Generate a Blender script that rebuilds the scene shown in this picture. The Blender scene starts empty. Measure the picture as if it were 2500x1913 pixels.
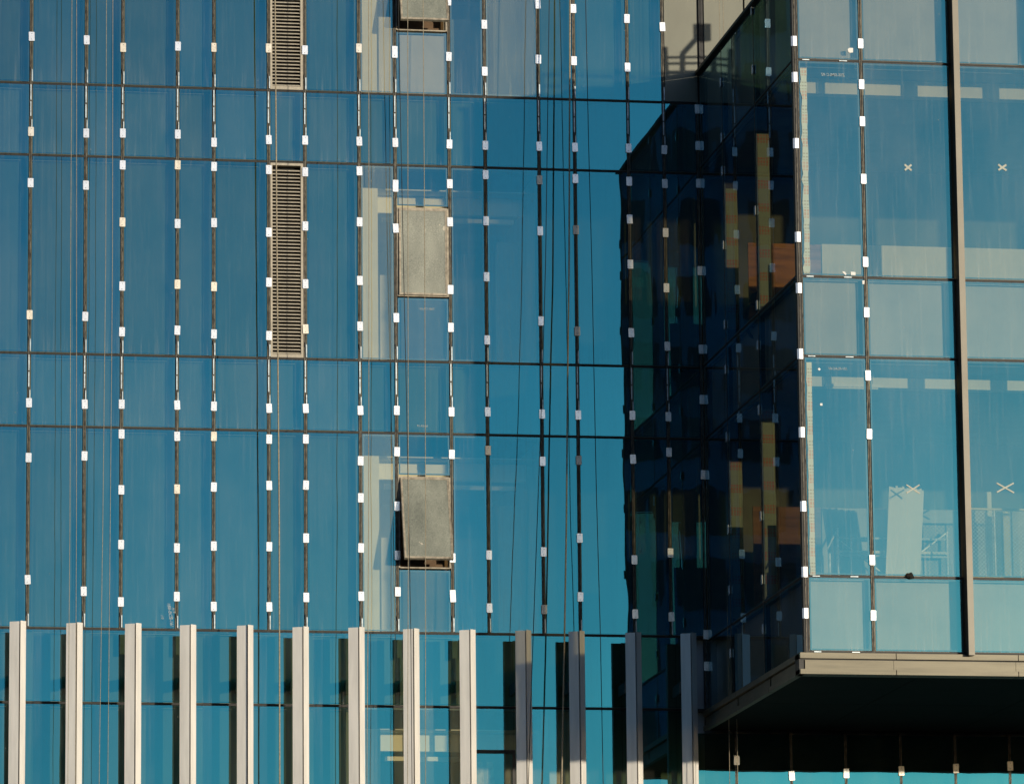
import bpy, math, random
from math import radians, sin, cos, pi, atan2
from mathutils import Vector, Matrix
random.seed(7)
SC = bpy.context.scene
COL = SC.collection

# ------------------------------------------------------------------ camera
CAMP = Vector((0.0, -76.0, 1.6))
FPX, YAW, PIT, ROL = 11639.527, radians(8.91608598), radians(9.60181169), radians(-0.47658939)
CX, CY = -97.419, 259.189
fw = Vector((sin(YAW)*cos(PIT), cos(YAW)*cos(PIT), sin(PIT)))
r0 = Vector((cos(YAW), -sin(YAW), 0.0)); u0 = r0.cross(fw)
RT = r0*cos(ROL) + u0*sin(ROL); UP = -r0*sin(ROL) + u0*cos(ROL)
cam = bpy.data.cameras.new('camera'); co = bpy.data.objects.new('camera', cam); COL.objects.link(co)
cam.sensor_width = 36.0; cam.lens = FPX/2500*36
cam.shift_x = -CX/2500; cam.shift_y = CY/2500
cam.clip_start = 0.5; cam.clip_end = 5000
co.matrix_world = Matrix.Translation(CAMP) @ Matrix((RT, UP, -fw)).transposed().to_4x4()
SC.camera = co

# ------------------------------------------------------------------ sun and sky
SUNV = Vector((0.54, -1.0, 0.092))             # towards the sun
el = atan2(SUNV.z, math.hypot(SUNV.x, SUNV.y)); az = atan2(SUNV.x, SUNV.y)
w = bpy.data.worlds.new('World'); SC.world = w; w.use_nodes = True
nt = w.node_tree; bg = nt.nodes['Background']
sky = nt.nodes.new('ShaderNodeTexSky'); sky.sky_type = 'NISHITA'; sky.sun_disc = False
sky.sun_elevation = el; sky.sun_rotation = az
sky.altitude = 0; sky.air_density = 0.7; sky.dust_density = 0.8; sky.ozone_density = 3.0
nt.links.new(sky.outputs[0], bg.inputs[0]); bg.inputs[1].default_value = 0.15
sl = bpy.data.lights.new('sun', 'SUN'); sl.energy = 3.9; sl.angle = radians(0.6); sl.color = (1.0, 0.88, 0.70)
so = bpy.data.objects.new('sun', sl); COL.objects.link(so)
so.rotation_euler = (-SUNV).to_track_quat('-Z', 'Y').to_euler()
SC.view_settings.view_transform = 'Standard'; SC.view_settings.look = 'None'
SC.view_settings.exposure = 0.0; SC.view_settings.gamma = 1.0
SC.cycles.transparent_max_bounces = 24; SC.cycles.max_bounces = 10; SC.cycles.glossy_bounces = 6
SC.cycles.caustics_reflective = False; SC.cycles.caustics_refractive = False

def at(px, py, y=0.0, x=None):
    """surface point of the wall at depth y that the survey photo shows at px, py"""
    d = fw*FPX + RT*(px-1250-CX) - UP*(py-956.5-CY)
    t = (x/d.x) if x is not None else (y+76.0)/d.y
    return CAMP + d*t

# ------------------------------------------------------------------ mesh helpers
class MB:
    def __init__(s): s.v = []; s.f = []; s.m = []
    def box(s, x0, x1, y0, y1, z0, z1, mi=0):
        b = len(s.v)
        s.v += [(x, y, z) for z in (z0, z1) for (x, y) in ((x0, y0), (x1, y0), (x1, y1), (x0, y1))]
        for q in ((3,2,1,0),(4,5,6,7),(0,1,5,4),(1,2,6,5),(2,3,7,6),(3,0,4,7)):
            s.f.append([b+i for i in q]); s.m.append(mi)
        return s
    def prism(s, pts, z0, z1, mi=0):                       # xy outline, counter-clockwise, extruded in z
        b = len(s.v); n = len(pts)
        s.v += [(p[0], p[1], z0) for p in pts] + [(p[0], p[1], z1) for p in pts]
        s.f.append([b+i for i in range(n)][::-1]); s.f.append([b+n+i for i in range(n)]); s.m += [mi, mi]
        for i in range(n):
            j = (i+1) % n; s.f.append([b+i, b+j, b+n+j, b+n+i]); s.m.append(mi)
        return s
    def slab(s, pts, y0, y1, mi=0):                        # xz outline extruded in y
        b = len(s.v); n = len(pts)
        s.v += [(p[0], y0, p[1]) for p in pts] + [(p[0], y1, p[1]) for p in pts]
        s.f.append([b+i for i in range(n)]); s.f.append([b+n+i for i in range(n)][::-1]); s.m += [mi, mi]
        for i in range(n):
            j = (i+1) % n; s.f.append([b+j, b+i, b+n+i, b+n+j]); s.m.append(mi)
        return s
    def tube(s, pts, r, n=8, mi=0):
        pts = [Vector(p) for p in pts]; rings = []
        for i, p in enumerate(pts):
            a = pts[min(i+1, len(pts)-1)] - pts[max(i-1, 0)]; a.normalize()
            h = Vector((1, 0, 0)) if abs(a.x) < .8 else Vector((0, 1, 0))
            e1 = a.cross(h).normalized(); e2 = a.cross(e1)
            b = len(s.v); rings.append(b)
            for k in range(n):
                t = 2*pi*k/n; s.v.append(tuple(p + (e1*cos(t) + e2*sin(t))*r))
        for a, b in zip(rings, rings[1:]):
            for k in range(n):
                j = (k+1) % n; s.f.append([a+k, a+j, b+j, b+k]); s.m.append(mi)
        for b in (rings[0], rings[-1]): s.f.append([b+k for k in range(n)]); s.m.append(mi)
        return s
    def xform(s, M, start=0):
        for i in range(start, len(s.v)): s.v[i] = tuple(M @ Vector(s.v[i]))
        return s

WP = {}
def build(name, mb, mats, parent=None, label=None, smooth=False):
    xs = [v[0] for v in mb.v]; ys = [v[1] for v in mb.v]; zs = [v[2] for v in mb.v]
    c = Vector(((min(xs)+max(xs))/2, (min(ys)+max(ys))/2, (min(zs)+max(zs))/2))
    if not parent: c.z = min(zs)
    me = bpy.data.meshes.new(name)
    me.from_pydata([tuple(Vector(v)-c) for v in mb.v], [], mb.f)
    if not isinstance(mats, (list, tuple)): mats = [mats]
    for m in mats: me.materials.append(m)
    me.polygons.foreach_set('material_index', mb.m)
    if smooth: me.polygons.foreach_set('use_smooth', [True]*len(me.polygons))
    me.update()
    o = bpy.data.objects.new(name, me); COL.objects.link(o); WP[o.name] = c
    if parent: o.parent = parent; o.location = c - WP[parent.name]
    else: o.location = c
    if label: o['label'] = label
    return o
def empty(name, loc):
    o = bpy.data.objects.new(name, None); COL.objects.link(o); o.location = loc; WP[o.name] = Vector(loc); return o
def tag(o, label=None, cat=None, group=None, kind=None):
    for k, v in (('label', label), ('category', cat), ('group', group), ('kind', kind)):
        if v: o[k] = v
    return o

# ------------------------------------------------------------------ materials
def mat(name):
    m = bpy.data.materials.new(name); m.use_nodes = True
    m.node_tree.nodes.clear(); return m, m.node_tree
def N(t, ty, **kw):
    n = t.nodes.new(ty)
    for k, v in kw.items():
        if k.startswith('i_'):
            key = k[2:]; key = int(key) if key.isdigit() else key
            n.inputs[key].default_value = v
        else: setattr(n, k, v)
    return n
def math_(t, op, a, b=None, c=None, clamp=False):
    n = t.nodes.new('ShaderNodeMath'); n.operation = op; n.use_clamp = clamp
    for i, x in enumerate((a, b, c)):
        if x is None: continue
        if hasattr(x, 'is_linked') or hasattr(x, 'links'): t.links.new(x, n.inputs[i])
        else: n.inputs[i].default_value = x
    return n.outputs[0]
def mapping(t, src, scale, loc=(0,0,0)):
    n = t.nodes.new('ShaderNodeMapping'); n.inputs['Scale'].default_value = scale; n.inputs['Location'].default_value = loc
    t.links.new(src, n.inputs[0]); return n.outputs[0]
def noise(t, vec, scale, detail=3, rough=.5, w=None):
    n = t.nodes.new('ShaderNodeTexNoise'); n.inputs['Scale'].default_value = scale
    n.inputs['Detail'].default_value = detail; n.inputs['Roughness'].default_value = rough
    if w is not None: n.noise_dimensions = '4D'; t.links.new(w, n.inputs['W'])
    t.links.new(vec, n.inputs['Vector']); return n.outputs[0]
def ramp(t, fac, pts):
    n = t.nodes.new('ShaderNodeValToRGB'); e = n.color_ramp.elements
    while len(e) < len(pts): e.new(0.5)
    for q, (p, c) in zip(e, pts): q.position = p; q.color = (*c, 1) if len(c) == 3 else c
    t.links.new(fac, n.inputs[0]); return n.outputs[0]
def pbr(name, col, rough=.6, metal=0.0, var=.12, scale=6.0, streak=(1,1,1), bump=0.0, spec=.4, col2=None, objrand=0.0):
    m, t = mat(name); out = N(t, 'ShaderNodeOutputMaterial'); p = N(t, 'ShaderNodeBsdfPrincipled')
    g = N(t, 'ShaderNodeNewGeometry'); v = mapping(t, g.outputs['Position'], streak)
    f = noise(t, v, scale, 5, .6)
    c2 = col2 or tuple(c*(1-2*var) for c in col); c1 = tuple(min(1, c*(1+var)) for c in col)
    rc = ramp(t, f, [(.3, c2), (.62, c1)])
    if objrand:
        oi = N(t, 'ShaderNodeObjectInfo'); h = N(t, 'ShaderNodeHueSaturation')
        t.links.new(math_(t, 'MULTIPLY_ADD', oi.outputs['Random'], objrand, 1-objrand*.5), h.inputs['Value']); t.links.new(rc, h.inputs['Color']); rc = h.outputs[0]
    t.links.new(rc, p.inputs['Base Color'])
    p.inputs['Roughness'].default_value = rough; p.inputs['Metallic'].default_value = metal
    p.inputs['Specular IOR Level'].default_value = spec
    if bump:
        b = N(t, 'ShaderNodeBump'); b.inputs['Distance'].default_value = bump; t.links.new(f, b.inputs['Height']); t.links.new(b.outputs[0], p.inputs['Normal'])
    t.links.new(p.outputs[0], out.inputs[0]); return m

def glass(name, T, R, dirt=1.0, film=(.62,.60,.52), wave=.0024, haze=0.0):
    m, t = mat(name); out = N(t, 'ShaderNodeOutputMaterial')
    g = N(t, 'ShaderNodeNewGeometry'); tc = N(t, 'ShaderNodeTexCoord'); oi = N(t, 'ShaderNodeObjectInfo')
    rnd = math_(t, 'MULTIPLY', oi.outputs['Random'], 40.0)
    # rolled-glass waviness seen only in the reflections
    wv = noise(t, mapping(t, g.outputs['Position'], (1, 1, .35)), 1.6, 1.5, .4, rnd)
    b = N(t, 'ShaderNodeBump'); b.inputs['Distance'].default_value = wave; b.inputs['Strength'].default_value = 1.0
    t.links.new(wv, b.inputs['Height'])
    dt = N(t, 'ShaderNodeVectorMath', operation='DOT_PRODUCT'); t.links.new(g.outputs['Incoming'], dt.inputs[0]); t.links.new(g.outputs['Normal'], dt.inputs[1])
    fr = math_(t, 'POWER', math_(t, 'SUBTRACT', 1.0, math_(t, 'ABSOLUTE', dt.outputs['Value']), clamp=True), 5.0)
    tr = N(t, 'ShaderNodeBsdfTransparent'); tm = N(t, 'ShaderNodeMix'); tm.data_type = 'RGBA'; tm.inputs[6].default_value = (*T, 1); tm.inputs[7].default_value = (0, 0, 0, 1)
    t.links.new(fr, tm.inputs[0]); t.links.new(tm.outputs[2], tr.inputs[0])
    gl = N(t, 'ShaderNodeBsdfGlossy'); gl.inputs['Roughness'].default_value = 0.0
    h = N(t, 'ShaderNodeHueSaturation'); h.inputs['Color'].default_value = (*R, 1)
    t.links.new(math_(t, 'MULTIPLY_ADD', oi.outputs['Random'], .16, .92), h.inputs['Value'])
    gm = N(t, 'ShaderNodeMix'); gm.data_type = 'RGBA'; gm.inputs[7].default_value = (.8, .85, .85, 1)
    t.links.new(fr, gm.inputs[0]); t.links.new(h.outputs[0], gm.inputs[6]); t.links.new(gm.outputs[2], gl.inputs[0]); t.links.new(b.outputs[0], gl.inputs['Normal'])
    ad = N(t, 'ShaderNodeAddShader'); t.links.new(tr.outputs[0], ad.inputs[0]); t.links.new(gl.outputs[0], ad.inputs[1])
    # dust film: vertical rain streaks, edge dust, scattered specks, wiped clouds
    pos = g.outputs['Position']
    st = noise(t, mapping(t, pos, (26, 26, .9)), 1.0, 4, .65, rnd)
    st = math_(t, 'MULTIPLY', math_(t, 'SUBTRACT', st, .52, clamp=True), .16)
    cl = noise(t, mapping(t, pos, (1, 1, .5)), 1.1, 4, .6, rnd)
    cl = math_(t, 'MULTIPLY', math_(t, 'SUBTRACT', cl, .42, clamp=True), .10)
    sx = N(t, 'ShaderNodeSeparateXYZ'); t.links.new(tc.outputs['Generated'], sx.inputs[0])
    gz = sx.outputs[2]
    bot = math_(t, 'POWER', math_(t, 'SUBTRACT', 1.0, gz, clamp=True), 14.0)
    top = math_(t, 'POWER', gz, 20.0)
    edge = math_(t, 'MULTIPLY', math_(t, 'ADD', bot, math_(t, 'MULTIPLY', top, .5)), math_(t, 'MULTIPLY', st, 3.0))
    sp = N(t, 'ShaderNodeTexVoronoi'); sp.inputs['Scale'].default_value = 3.2; t.links.new(pos, sp.inputs['Vector'])
    spk = math_(t, 'LESS_THAN', sp.outputs['Distance'], .022)
    spk = math_(t, 'MULTIPLY', spk, .30)
    sm = noise(t, mapping(t, pos, (7, 7, 3)), 1.0, 5, .7, rnd)
    scr = math_(t, 'MULTIPLY', math_(t, 'SUBTRACT', sm, .66, clamp=True), .5)
    tot = math_(t, 'ADD', math_(t, 'ADD', math_(t, 'ADD', st, cl), math_(t, 'ADD', edge, spk)), scr)
    tot = math_(t, 'MULTIPLY_ADD', tot, dirt, haze, clamp=True)
    df = N(t, 'ShaderNodeBsdfDiffuse'); df.inputs[0].default_value = (*film, 1)
    mx = N(t, 'ShaderNodeMixShader'); t.links.new(tot, mx.inputs[0]); t.links.new(ad.outputs[0], mx.inputs[1]); t.links.new(df.outputs[0], mx.inputs[2])
    t.links.new(mx.outputs[0], out.inputs[0]); return m

def film_print(name, axis='x', base=(.66,.82,.60), tr=.75, ink=1.0):
    """pale protective film printed with rows of small red and grey boxes"""
    m, t = mat(name); out = N(t, 'ShaderNodeOutputMaterial')
    g = N(t, 'ShaderNodeNewGeometry'); s = N(t, 'ShaderNodeSeparateXYZ'); t.links.new(g.outputs['Position'], s.inputs[0])
    u = s.outputs[0] if axis == 'x' else s.outputs[1]; z = s.outputs[2]
    k = 1.0 if axis == 'x' else .22
    def per(v, p, a, b, off=0.0):                      # 1 where the periodic coordinate lies between a and b
        q = math_(t, 'FRACT', math_(t, 'DIVIDE', math_(t, 'ADD', v, off), p))
        return math_(t, 'MULTIPLY', math_(t, 'GREATER_THAN', q, a), math_(t, 'LESS_THAN', q, b))
    cell = per(u, .045*(1 if axis == 'x' else 4.2), .16, .84)
    redrow = math_(t, 'MULTIPLY', per(z, .37, .08, .44), per(z, .37/6, .1, .88))
    greyrow = math_(t, 'MULTIPLY', per(z, .37, .50, .86), per(z, .37/7, .35, .75))
    red = math_(t, 'MULTIPLY', redrow, cell); grey = math_(t, 'MULTIPLY', greyrow, cell)
    n = noise(t, g.outputs['Position'], 9, 3)
    red = math_(t, 'MULTIPLY', red, math_(t, 'MULTIPLY', math_(t, 'MULTIPLY_ADD', n, .8, .35, clamp=True), ink))
    c0 = N(t, 'ShaderNodeMix'); c0.data_type = 'RGBA'; c0.inputs[6].default_value = (*base, 1); c0.inputs[7].default_value = (.30, .31, .26, 1)
    t.links.new(math_(t, 'MULTIPLY', grey, .6), c0.inputs[0])
    c1 = N(t, 'ShaderNodeMix'); c1.data_type = 'RGBA'; t.links.new(c0.outputs[2], c1.inputs[6]); c1.inputs[7].default_value = (.50, .10, .05, 1)
    t.links.new(red, c1.inputs[0])
    d = N(t, 'ShaderNodeBsdfDiffuse'); tl = N(t, 'ShaderNodeBsdfTranslucent'); mx = N(t, 'ShaderNodeMixShader'); mx.inputs[0].default_value = tr
    t.links.new(c1.outputs[2], d.inputs[0]); t.links.new(c1.outputs[2], tl.inputs[0])
    t.links.new(d.outputs[0], mx.inputs[1]); t.links.new(tl.outputs[0], mx.inputs[2]); t.links.new(mx.outputs[0], out.inputs[0])
    return m

G_MAIN = glass('tower_glass', (.19,.23,.15), (.032,.232,.296), haze=.005)
G_CLEAR = glass('clear_vision_glass', (.60,.55,.40), (.032,.235,.30), dirt=1.5)
G_HAZY = glass('dusty_vision_glass', (.60,.56,.42), (.032,.235,.30), dirt=1.6, haze=.035, film=(.66,.62,.44))
G_MILK = glass('milky_vision_glass', (.62,.58,.44), (.032,.235,.30), dirt=2.0, haze=.10, film=(.66,.61,.40))
G_SPAN = glass('spandrel_glass', (.21,.245,.16), (.034,.238,.30), haze=.005, dirt=1.3)
G_BLOCK = glass('block_glass', (.51,.465,.34), (.045,.238,.285), dirt=1.8, wave=.0022, haze=.022)
G_SIDE = glass('side_glass', (.46,.45,.38), (.045,.28,.37), dirt=.5, wave=.0010)
LINING = pbr('lining_board', (.56,.56,.56), .9, var=.06, scale=1.4, spec=.1)
ROOMW = pbr('room_plaster', (.60,.60,.57), .9, var=.06, scale=1.0, spec=.1)
ROOMD = pbr('room_ceiling', (.20,.21,.21), .9, var=.15, scale=1.5, spec=.1)
ROOMG = pbr('grey_green_wall', (.15,.16,.11), .9, var=.12, scale=1.2, spec=.1)
ROOMG2 = pbr('primed_wall', (.40,.40,.36), .9, var=.18, scale=1.1, spec=.1)
CONC = pbr('concrete', (.30,.30,.28), .9, var=.15, scale=2.0, bump=.004)
MULL = pbr('mullion_metal', (.118,.105,.08), .5, metal=.3, var=.45, scale=9, streak=(3,3,1), bump=.002)
GASK = pbr('black_gasket', (.022,.022,.02), .55, var=.3, scale=12)
TRAN = pbr('transom_metal', (.015,.014,.013), .5, var=.4, scale=8, streak=(1,3,3))
SILV = pbr('bare_aluminium', (.38,.44,.47), .4, metal=.6, var=.18, scale=14)
CLIPW = pbr('clip_white', (.93,.94,.95), .24, metal=.62, var=.04, scale=16, objrand=.10)
CLIPB = pbr('clip_beige', (.70,.65,.55), .35, metal=.35, var=.10, scale=20, objrand=.12)
CLIPG = pbr('clip_grey', (.60,.58,.53), .4, metal=.3, var=.10, scale=20, objrand=.12)
SCREW = pbr('screw_steel', (.16,.16,.15), .4, metal=.6)
FINM = pbr('fin_paint', (.76,.735,.68), .26, metal=.10, var=.06, scale=2.2, streak=(4,4,.4), spec=.4)
LOUV = pbr('louvre_metal', (.40,.36,.28), .5, var=.10, scale=7)
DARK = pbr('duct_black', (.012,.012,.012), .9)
SASHF = pbr('sash_frame_metal', (.34,.30,.23), .5, var=.25, scale=12)
TANW = pbr('tan_cladding', (.175,.178,.135), .45, var=.07, scale=1.2, streak=(1,1,.6))
FASC = pbr('fascia_metal', (.125,.113,.08), .45, metal=.4, var=.10, scale=2.0, streak=(.5,1,6))
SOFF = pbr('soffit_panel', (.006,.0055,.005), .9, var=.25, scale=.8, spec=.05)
C3M = pbr('cap_metal', (.225,.205,.16), .45, metal=.1, var=.05, scale=2)
PLY = pbr('plywood', (.42,.20,.075), .7, var=.2, scale=2.2, streak=(.6,.6,5))
HARD = pbr('hardboard', (.24,.135,.065), .8, var=.2, scale=2.0, streak=(.6,.6,5))
PALE = pbr('pale_board', (.74,.72,.60), .8, var=.05, scale=2)
WHITE = pbr('white_board', (.80,.79,.70), .7, var=.03, scale=2)
YEL = pbr('yellow_board', (.74,.64,.30), .7, var=.08, scale=3)
ROPE = pbr('tan_rope', (.33,.285,.20), .9, var=.2, scale=40)
ROPEK = pbr('black_cable', (.012,.012,.012), .6)
STEEL = pbr('scaffold_steel', (.72,.74,.74), .4, metal=.2, var=.2, scale=12)
TAPE = pbr('masking_tape', (.46,.47,.40), .8, var=.06, scale=20)
CHALK = pbr('chalk_line', (.36,.42,.44), .9, var=.1, scale=30)
CLUMP = pbr('clump_black', (.015,.013,.010), .95)
SPACER = pbr('edge_spacer', (.16,.22,.27), .7, var=.1, scale=6)
OPP = pbr('reflected_block_tone', (.36,.44,.52), .7, var=.3, scale=.12)
SASHG = None
def sandy():
    m, t = mat('frosted_dusty_glass'); out = N(t, 'ShaderNodeOutputMaterial'); p = N(t, 'ShaderNodeBsdfPrincipled')
    g = N(t, 'ShaderNodeNewGeometry'); tc = N(t, 'ShaderNodeTexCoord')
    f = noise(t, g.outputs['Position'], 85, 2, .8); f2 = noise(t, g.outputs['Position'], 3, 4, .6)
    f3 = noise(t, mapping(t, g.outputs['Position'], (1,1,.4)), 2.2, 5, .65)
    f = math_(t, 'ADD', math_(t, 'MULTIPLY', f, .62), math_(t, 'MULTIPLY', f3, .38))
    a = ramp(t, f, [(.36, (.09,.105,.09)), (.64, (.335,.35,.29))])
    bl = math_(t, 'GREATER_THAN', f2, .70)
    mx = N(t, 'ShaderNodeMix'); mx.data_type = 'RGBA'; t.links.new(math_(t, 'MULTIPLY', bl, .7), mx.inputs[0]); t.links.new(a, mx.inputs[6]); mx.inputs[7].default_value = (.62,.56,.44,1)
    t.links.new(mx.outputs[2], p.inputs['Base Color']); p.inputs['Roughness'].default_value = .5
    t.links.new(p.outputs[0], out.inputs[0]); return m
SASHG = sandy()
FILMX = film_print('printed_film_front', 'x', (.52,.62,.55), .3, .45); FILMY = film_print('printed_film_side', 'x', (.33,.41,.30), .1, .9)
GROUND = pbr('paving', (.05,.048,.045), .9, var=.2, scale=.3)

# ------------------------------------------------------------------ setting
tag(build('ground', MB().box(-900, 900, -1200, 600, -.2, 0), GROUND), kind='structure')

# unseen block added behind the viewer to darken what the inner corner mirrors
opp = empty('reflected_block', (-42, -215, 0)); tag(opp, 'unseen office block added across the street to darken the mirrored inner corner', 'building')
build('wall', MB().box(-78, -6, -235, -200, 0, 92), OPP, opp)
mw = MB()
for r in range(20):
    for c in range(17): mw.box(-76+c*4.1, -73.4+c*4.1, -199.99, -199.9, 3+r*4.4, 5.6+r*4.4)
build('window_grid', mw, pbr('far_window', (.02,.03,.035), .1), opp)

# ------------------------------------------------------------------ main tower
XM = [4.674,5.576,6.175,7.078,7.677,8.580,9.182,10.082,10.682,11.588,12.190,13.096,13.699,14.607,15.211,15.788]
XL = [1.664, 2.566, 3.168, 4.071]                      # joints just beyond the left edge of the view
XA = XL + XM
ZT = [24.67, 21.374, 20.169, 16.872, 15.671, 12.377, 11.174, 7.874]
XS, YF = 15.814, -7.11                                 # side wall and front of the projecting wing
ZB = [20.262, 16.890, 15.661, 12.311, 11.170]
ZROOF, ZFAS = 21.86, 10.83
T = empty('glass_tower', (9.0, 2.0, 0)); tag(T, 'tall blue glass curtain wall whose unsealed joints are held by rows of small white clips', 'building')

def pane(parent, name, m, x0, x1, z0, z1, y=0.0, g=.032, gz=.023, axis='x', spacer=True, lean=0.0):
    """a sealed glass unit with its dark edge spacer behind it"""
    t = .008
    if axis == 'x': o = build(name, quadx(x0+g, x1-g, y, z0+gz, z1-gz, lean), m, parent)
    else: o = build(name, quady(x0+g, x1-g, y, z0+gz, z1-gz), m, parent)
    if spacer:
        s = MB(); w_ = .022
        a0, a1, b0, b1 = x0+g+.004, x1-g-.004, z0+gz+.004, z1-gz-.004
        for (p, q, r_, s_) in ((a0, a0+w_, b0, b1), (a1-w_, a1, b0, b1), (a0+w_, a1-w_, b1-w_, b1), (a0+w_, a1-w_, b0, b0+w_)):
            if axis == 'x': s.box(p, q, y+.012, y+.026, r_, s_)
            else: s.box(y+.012, y+.026, p, q, r_, s_)
        build('edge_spacer', s, SPACER, o)
    return o
def quadx(x0, x1, y, z0, z1, lean=0.0):
    m = MB(); m.v = [(x0,y+lean,z0),(x1,y+lean,z0),(x1,y,z1),(x0,y,z1)]; m.f = [[0,1,2,3]]; m.m = [0]; return m
def quady(y0, y1, x, z0, z1):
    m = MB(); m.v = [(x,y1,z0),(x,y0,z0),(x,y0,z1),(x,y1,z1)]; m.f = [[0,1,2,3]]; m.m = [0]; return m

def rrect(w_, h_, r_, n=4):
    pts = []
    for (cx, cz, a0) in ((w_/2-r_, -h_/2+r_, -90), (w_/2-r_, h_/2-r_, 0), (-w_/2+r_, h_/2-r_, 90), (-w_/2+r_, -h_/2+r_, 180)):
        for k in range(n): a = radians(a0 + 90*k/(n-1)); pts.append((cx + r_*cos(a), cz + r_*sin(a)))
    return pts
def clip_mesh(w_=.094, h_=.152, tall=False):
    mb = MB(); mb.slab(rrect(w_, h_, .009), -.006, .0); mb.slab(rrect(w_-.012, h_-.012, .006), -.0085, -.006)
    mb.box(-.016, .016, 0.0, .030, -h_*.4, h_*.4, 1)
    for s in (-1, 1):
        mb.slab([(p[0]+.004*s, p[1]+s*h_*.31) for p in rrect(.013, .013, .006)], -.0105, -.0085, 1)
    return mb
CLIPME = {}
def clip(parent, x, z, y=0.0, kind='w', tall=False, rot=0.0, w_=.094):
    key = (kind, tall, w_)
    M = {'w': CLIPW, 'b': CLIPB, 'g': CLIPG}[kind]
    if key not in CLIPME:
        mb = clip_mesh(w_, .20 if tall else .152)
        me = bpy.data.meshes.new('clip'); me.from_pydata(mb.v, [], mb.f); me.materials.append(M); me.materials.append(SCREW)
        me.polygons.foreach_set('material_index', mb.m); me.update(); CLIPME[key] = me
    o = bpy.data.objects.new('clip', CLIPME[key]); COL.objects.link(o); o.parent = parent
    p = Vector((x, y, z)); o.location = p - WP[parent.name]
    o.rotation_euler = (0, random.gauss(0, .018), rot)
    if kind != 'w': o['label'] = {'b': 'beige clip', 'g': 'grey clip'}[kind]
    return o

def mullion(parent, x, z0, z1, y=0.0, mats=None, dep=.10):
    mb = MB(); a = y
    mb.box(x-.026, x+.026, a+.014, a+dep, z0, z1, 1)            # dark channel
    mb.box(x-.019, x-.010, a-.002, a+.014, z0, z1, 0)
    mb.box(x+.004, x+.015, a-.004, a+.014, z0, z1, 0)
    mb.box(x-.007, x+.006, a+.008, a+.014, z0, z1, 1)
    return build('mullion', mb, mats or [MULL, GASK], parent)

def strips(par, x, zt, z_lo, y=0.0, top_only=False):
    """bare aluminium setting strips that show in the still open joint round a transom"""
    mb = MB()
    j = random.uniform(-.02, .02)
    mb.box(x+.008, x+.026, y-.016, y-.004, zt+.03, zt+.24+j)
    mb.box(x-.014, x+.006, y-.012, y-.005, zt+.20, zt+.28+j, 1)
    if not top_only:
        zm = (zt+z_lo)/2
        L = zt-z_lo
        mb.box(x-.012, x+.008, y-.014, y-.004, zt-.30-j, zt-.03)
        mb.box(x-.013, x+.007, y-.014, y-.004, zt-.56, zt-.325-j)
        mb.box(x+.008, x+.024, y-.018, y-.004, z_lo+.36, z_lo+.60+j)
    build('joint_strip', mb, [SILV, GASK], par)

CL = {1:[90,322,447,768.7,983.3,1117,1414.5],2:[98.7,326,453,773,986.8,1113,1443],3:[117,326,403.6,543,699,810.4,986.8,1059.5,1195.7,1329,1468.9],
4:[114,328.6,403.6,546.7,694.5,806.6,989,1065.2,1193.8,1337.3,1455.9],5:[117,348.5,407.4,544.4,700.3,815.8,991.8,1065.2,1188.8,1332.7,1480],
6:[118.6,342,415,567.7,689.6,819.6,996.7,1072,1185,1334.2,1481],7:[123.2,343.2,420.4,552.4,693.4,803.6,997,1071.7,1184.2,1313.2,1457.8],
8:[118.6,345.8,418,542.5,685.4,796.7,1002,1124.9,1215.2,1337.3,1455],9:[128,348.9,454.5,557.7,776,1002,1102.7,1235.5,1355.2,1444],
10:[3.8,139.2,352.7,449.5,542.5,707.5,799.7,1005.5,1109.2,1361.7,1454.7],11:[60.8,175.2,355.8,427.3,540,676.2,830.3,1005.5,1099.6,1354.5,1483.8],
12:[11.5,145.7,358,440,564.2,784,1010.9,1126,1346.8,1487.2],13:[22.2,149.6,360.4,436.9,561.6,808.9,1013.2,1123.7,1313.2,1456.6],
14:[46.7,165.3,362.6,443.4,535.6,645.6,812.7,1014,1120.7,1366.3,1498.3],15:[66.6,366.5,449.1,568.5,703.3,845.6,1017.4,1103.9,1349.5,1505.2],
16:[267.4,356.5,448.3,661.6,852.9,975.3,1159,1548.4,1625.7]}
BEIGE = {(1,768.7),(3,543),(5,117),(6,118.6),(4,694.5),(5,700.3),(7,803.6),(4,403.6),(11,1099.6),(3,117),(4,1193.8),(5,1065.2)}
GREY = {(13,808.9),(13,1123.7),(12,1487.2),(12,440),(1,322),(8,118.6),(13,561.6)}
TALL = {(9,128),(9,454.5),(10,1454.7)}
for i, x in enumerate(XA):
    n = i - len(XL) + 1
    z0 = ZT[5]+.012 if n < 16 else ZFAS+.02
    zt = ZT[0] if n < 16 else ZROOF-.1
    mu = mullion(T, x, z0, zt)
    if n < 16:
        if not (n == 7): pass
        strips(mu, x, ZT[1], ZT[2]); strips(mu, x, ZT[3], ZT[4]); strips(mu, x, ZT[5], 0, top_only=True)
    ys = CL[n] if n >= 1 else [v + random.uniform(-6, 6) for v in CL[(3, 4, 5, 6)[n+3]]]
    for yy in ys:
        if n >= 1:
            pass
        # height on the wall: solve the picture column of this joint
        px = 700.0
        for _ in range(4):
            q = at(px, yy); px += (x - q.x)*153.0
        z = at(px, yy).z
        k = 'b' if (n, yy) in BEIGE else 'g' if (n, yy) in GREY else 'w'
        clip(mu, x+.002, z, -.018, k, (n, yy) in TALL)
for zc in (24.1, 22.9):                                     # the clips above the frame
    pass

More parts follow.
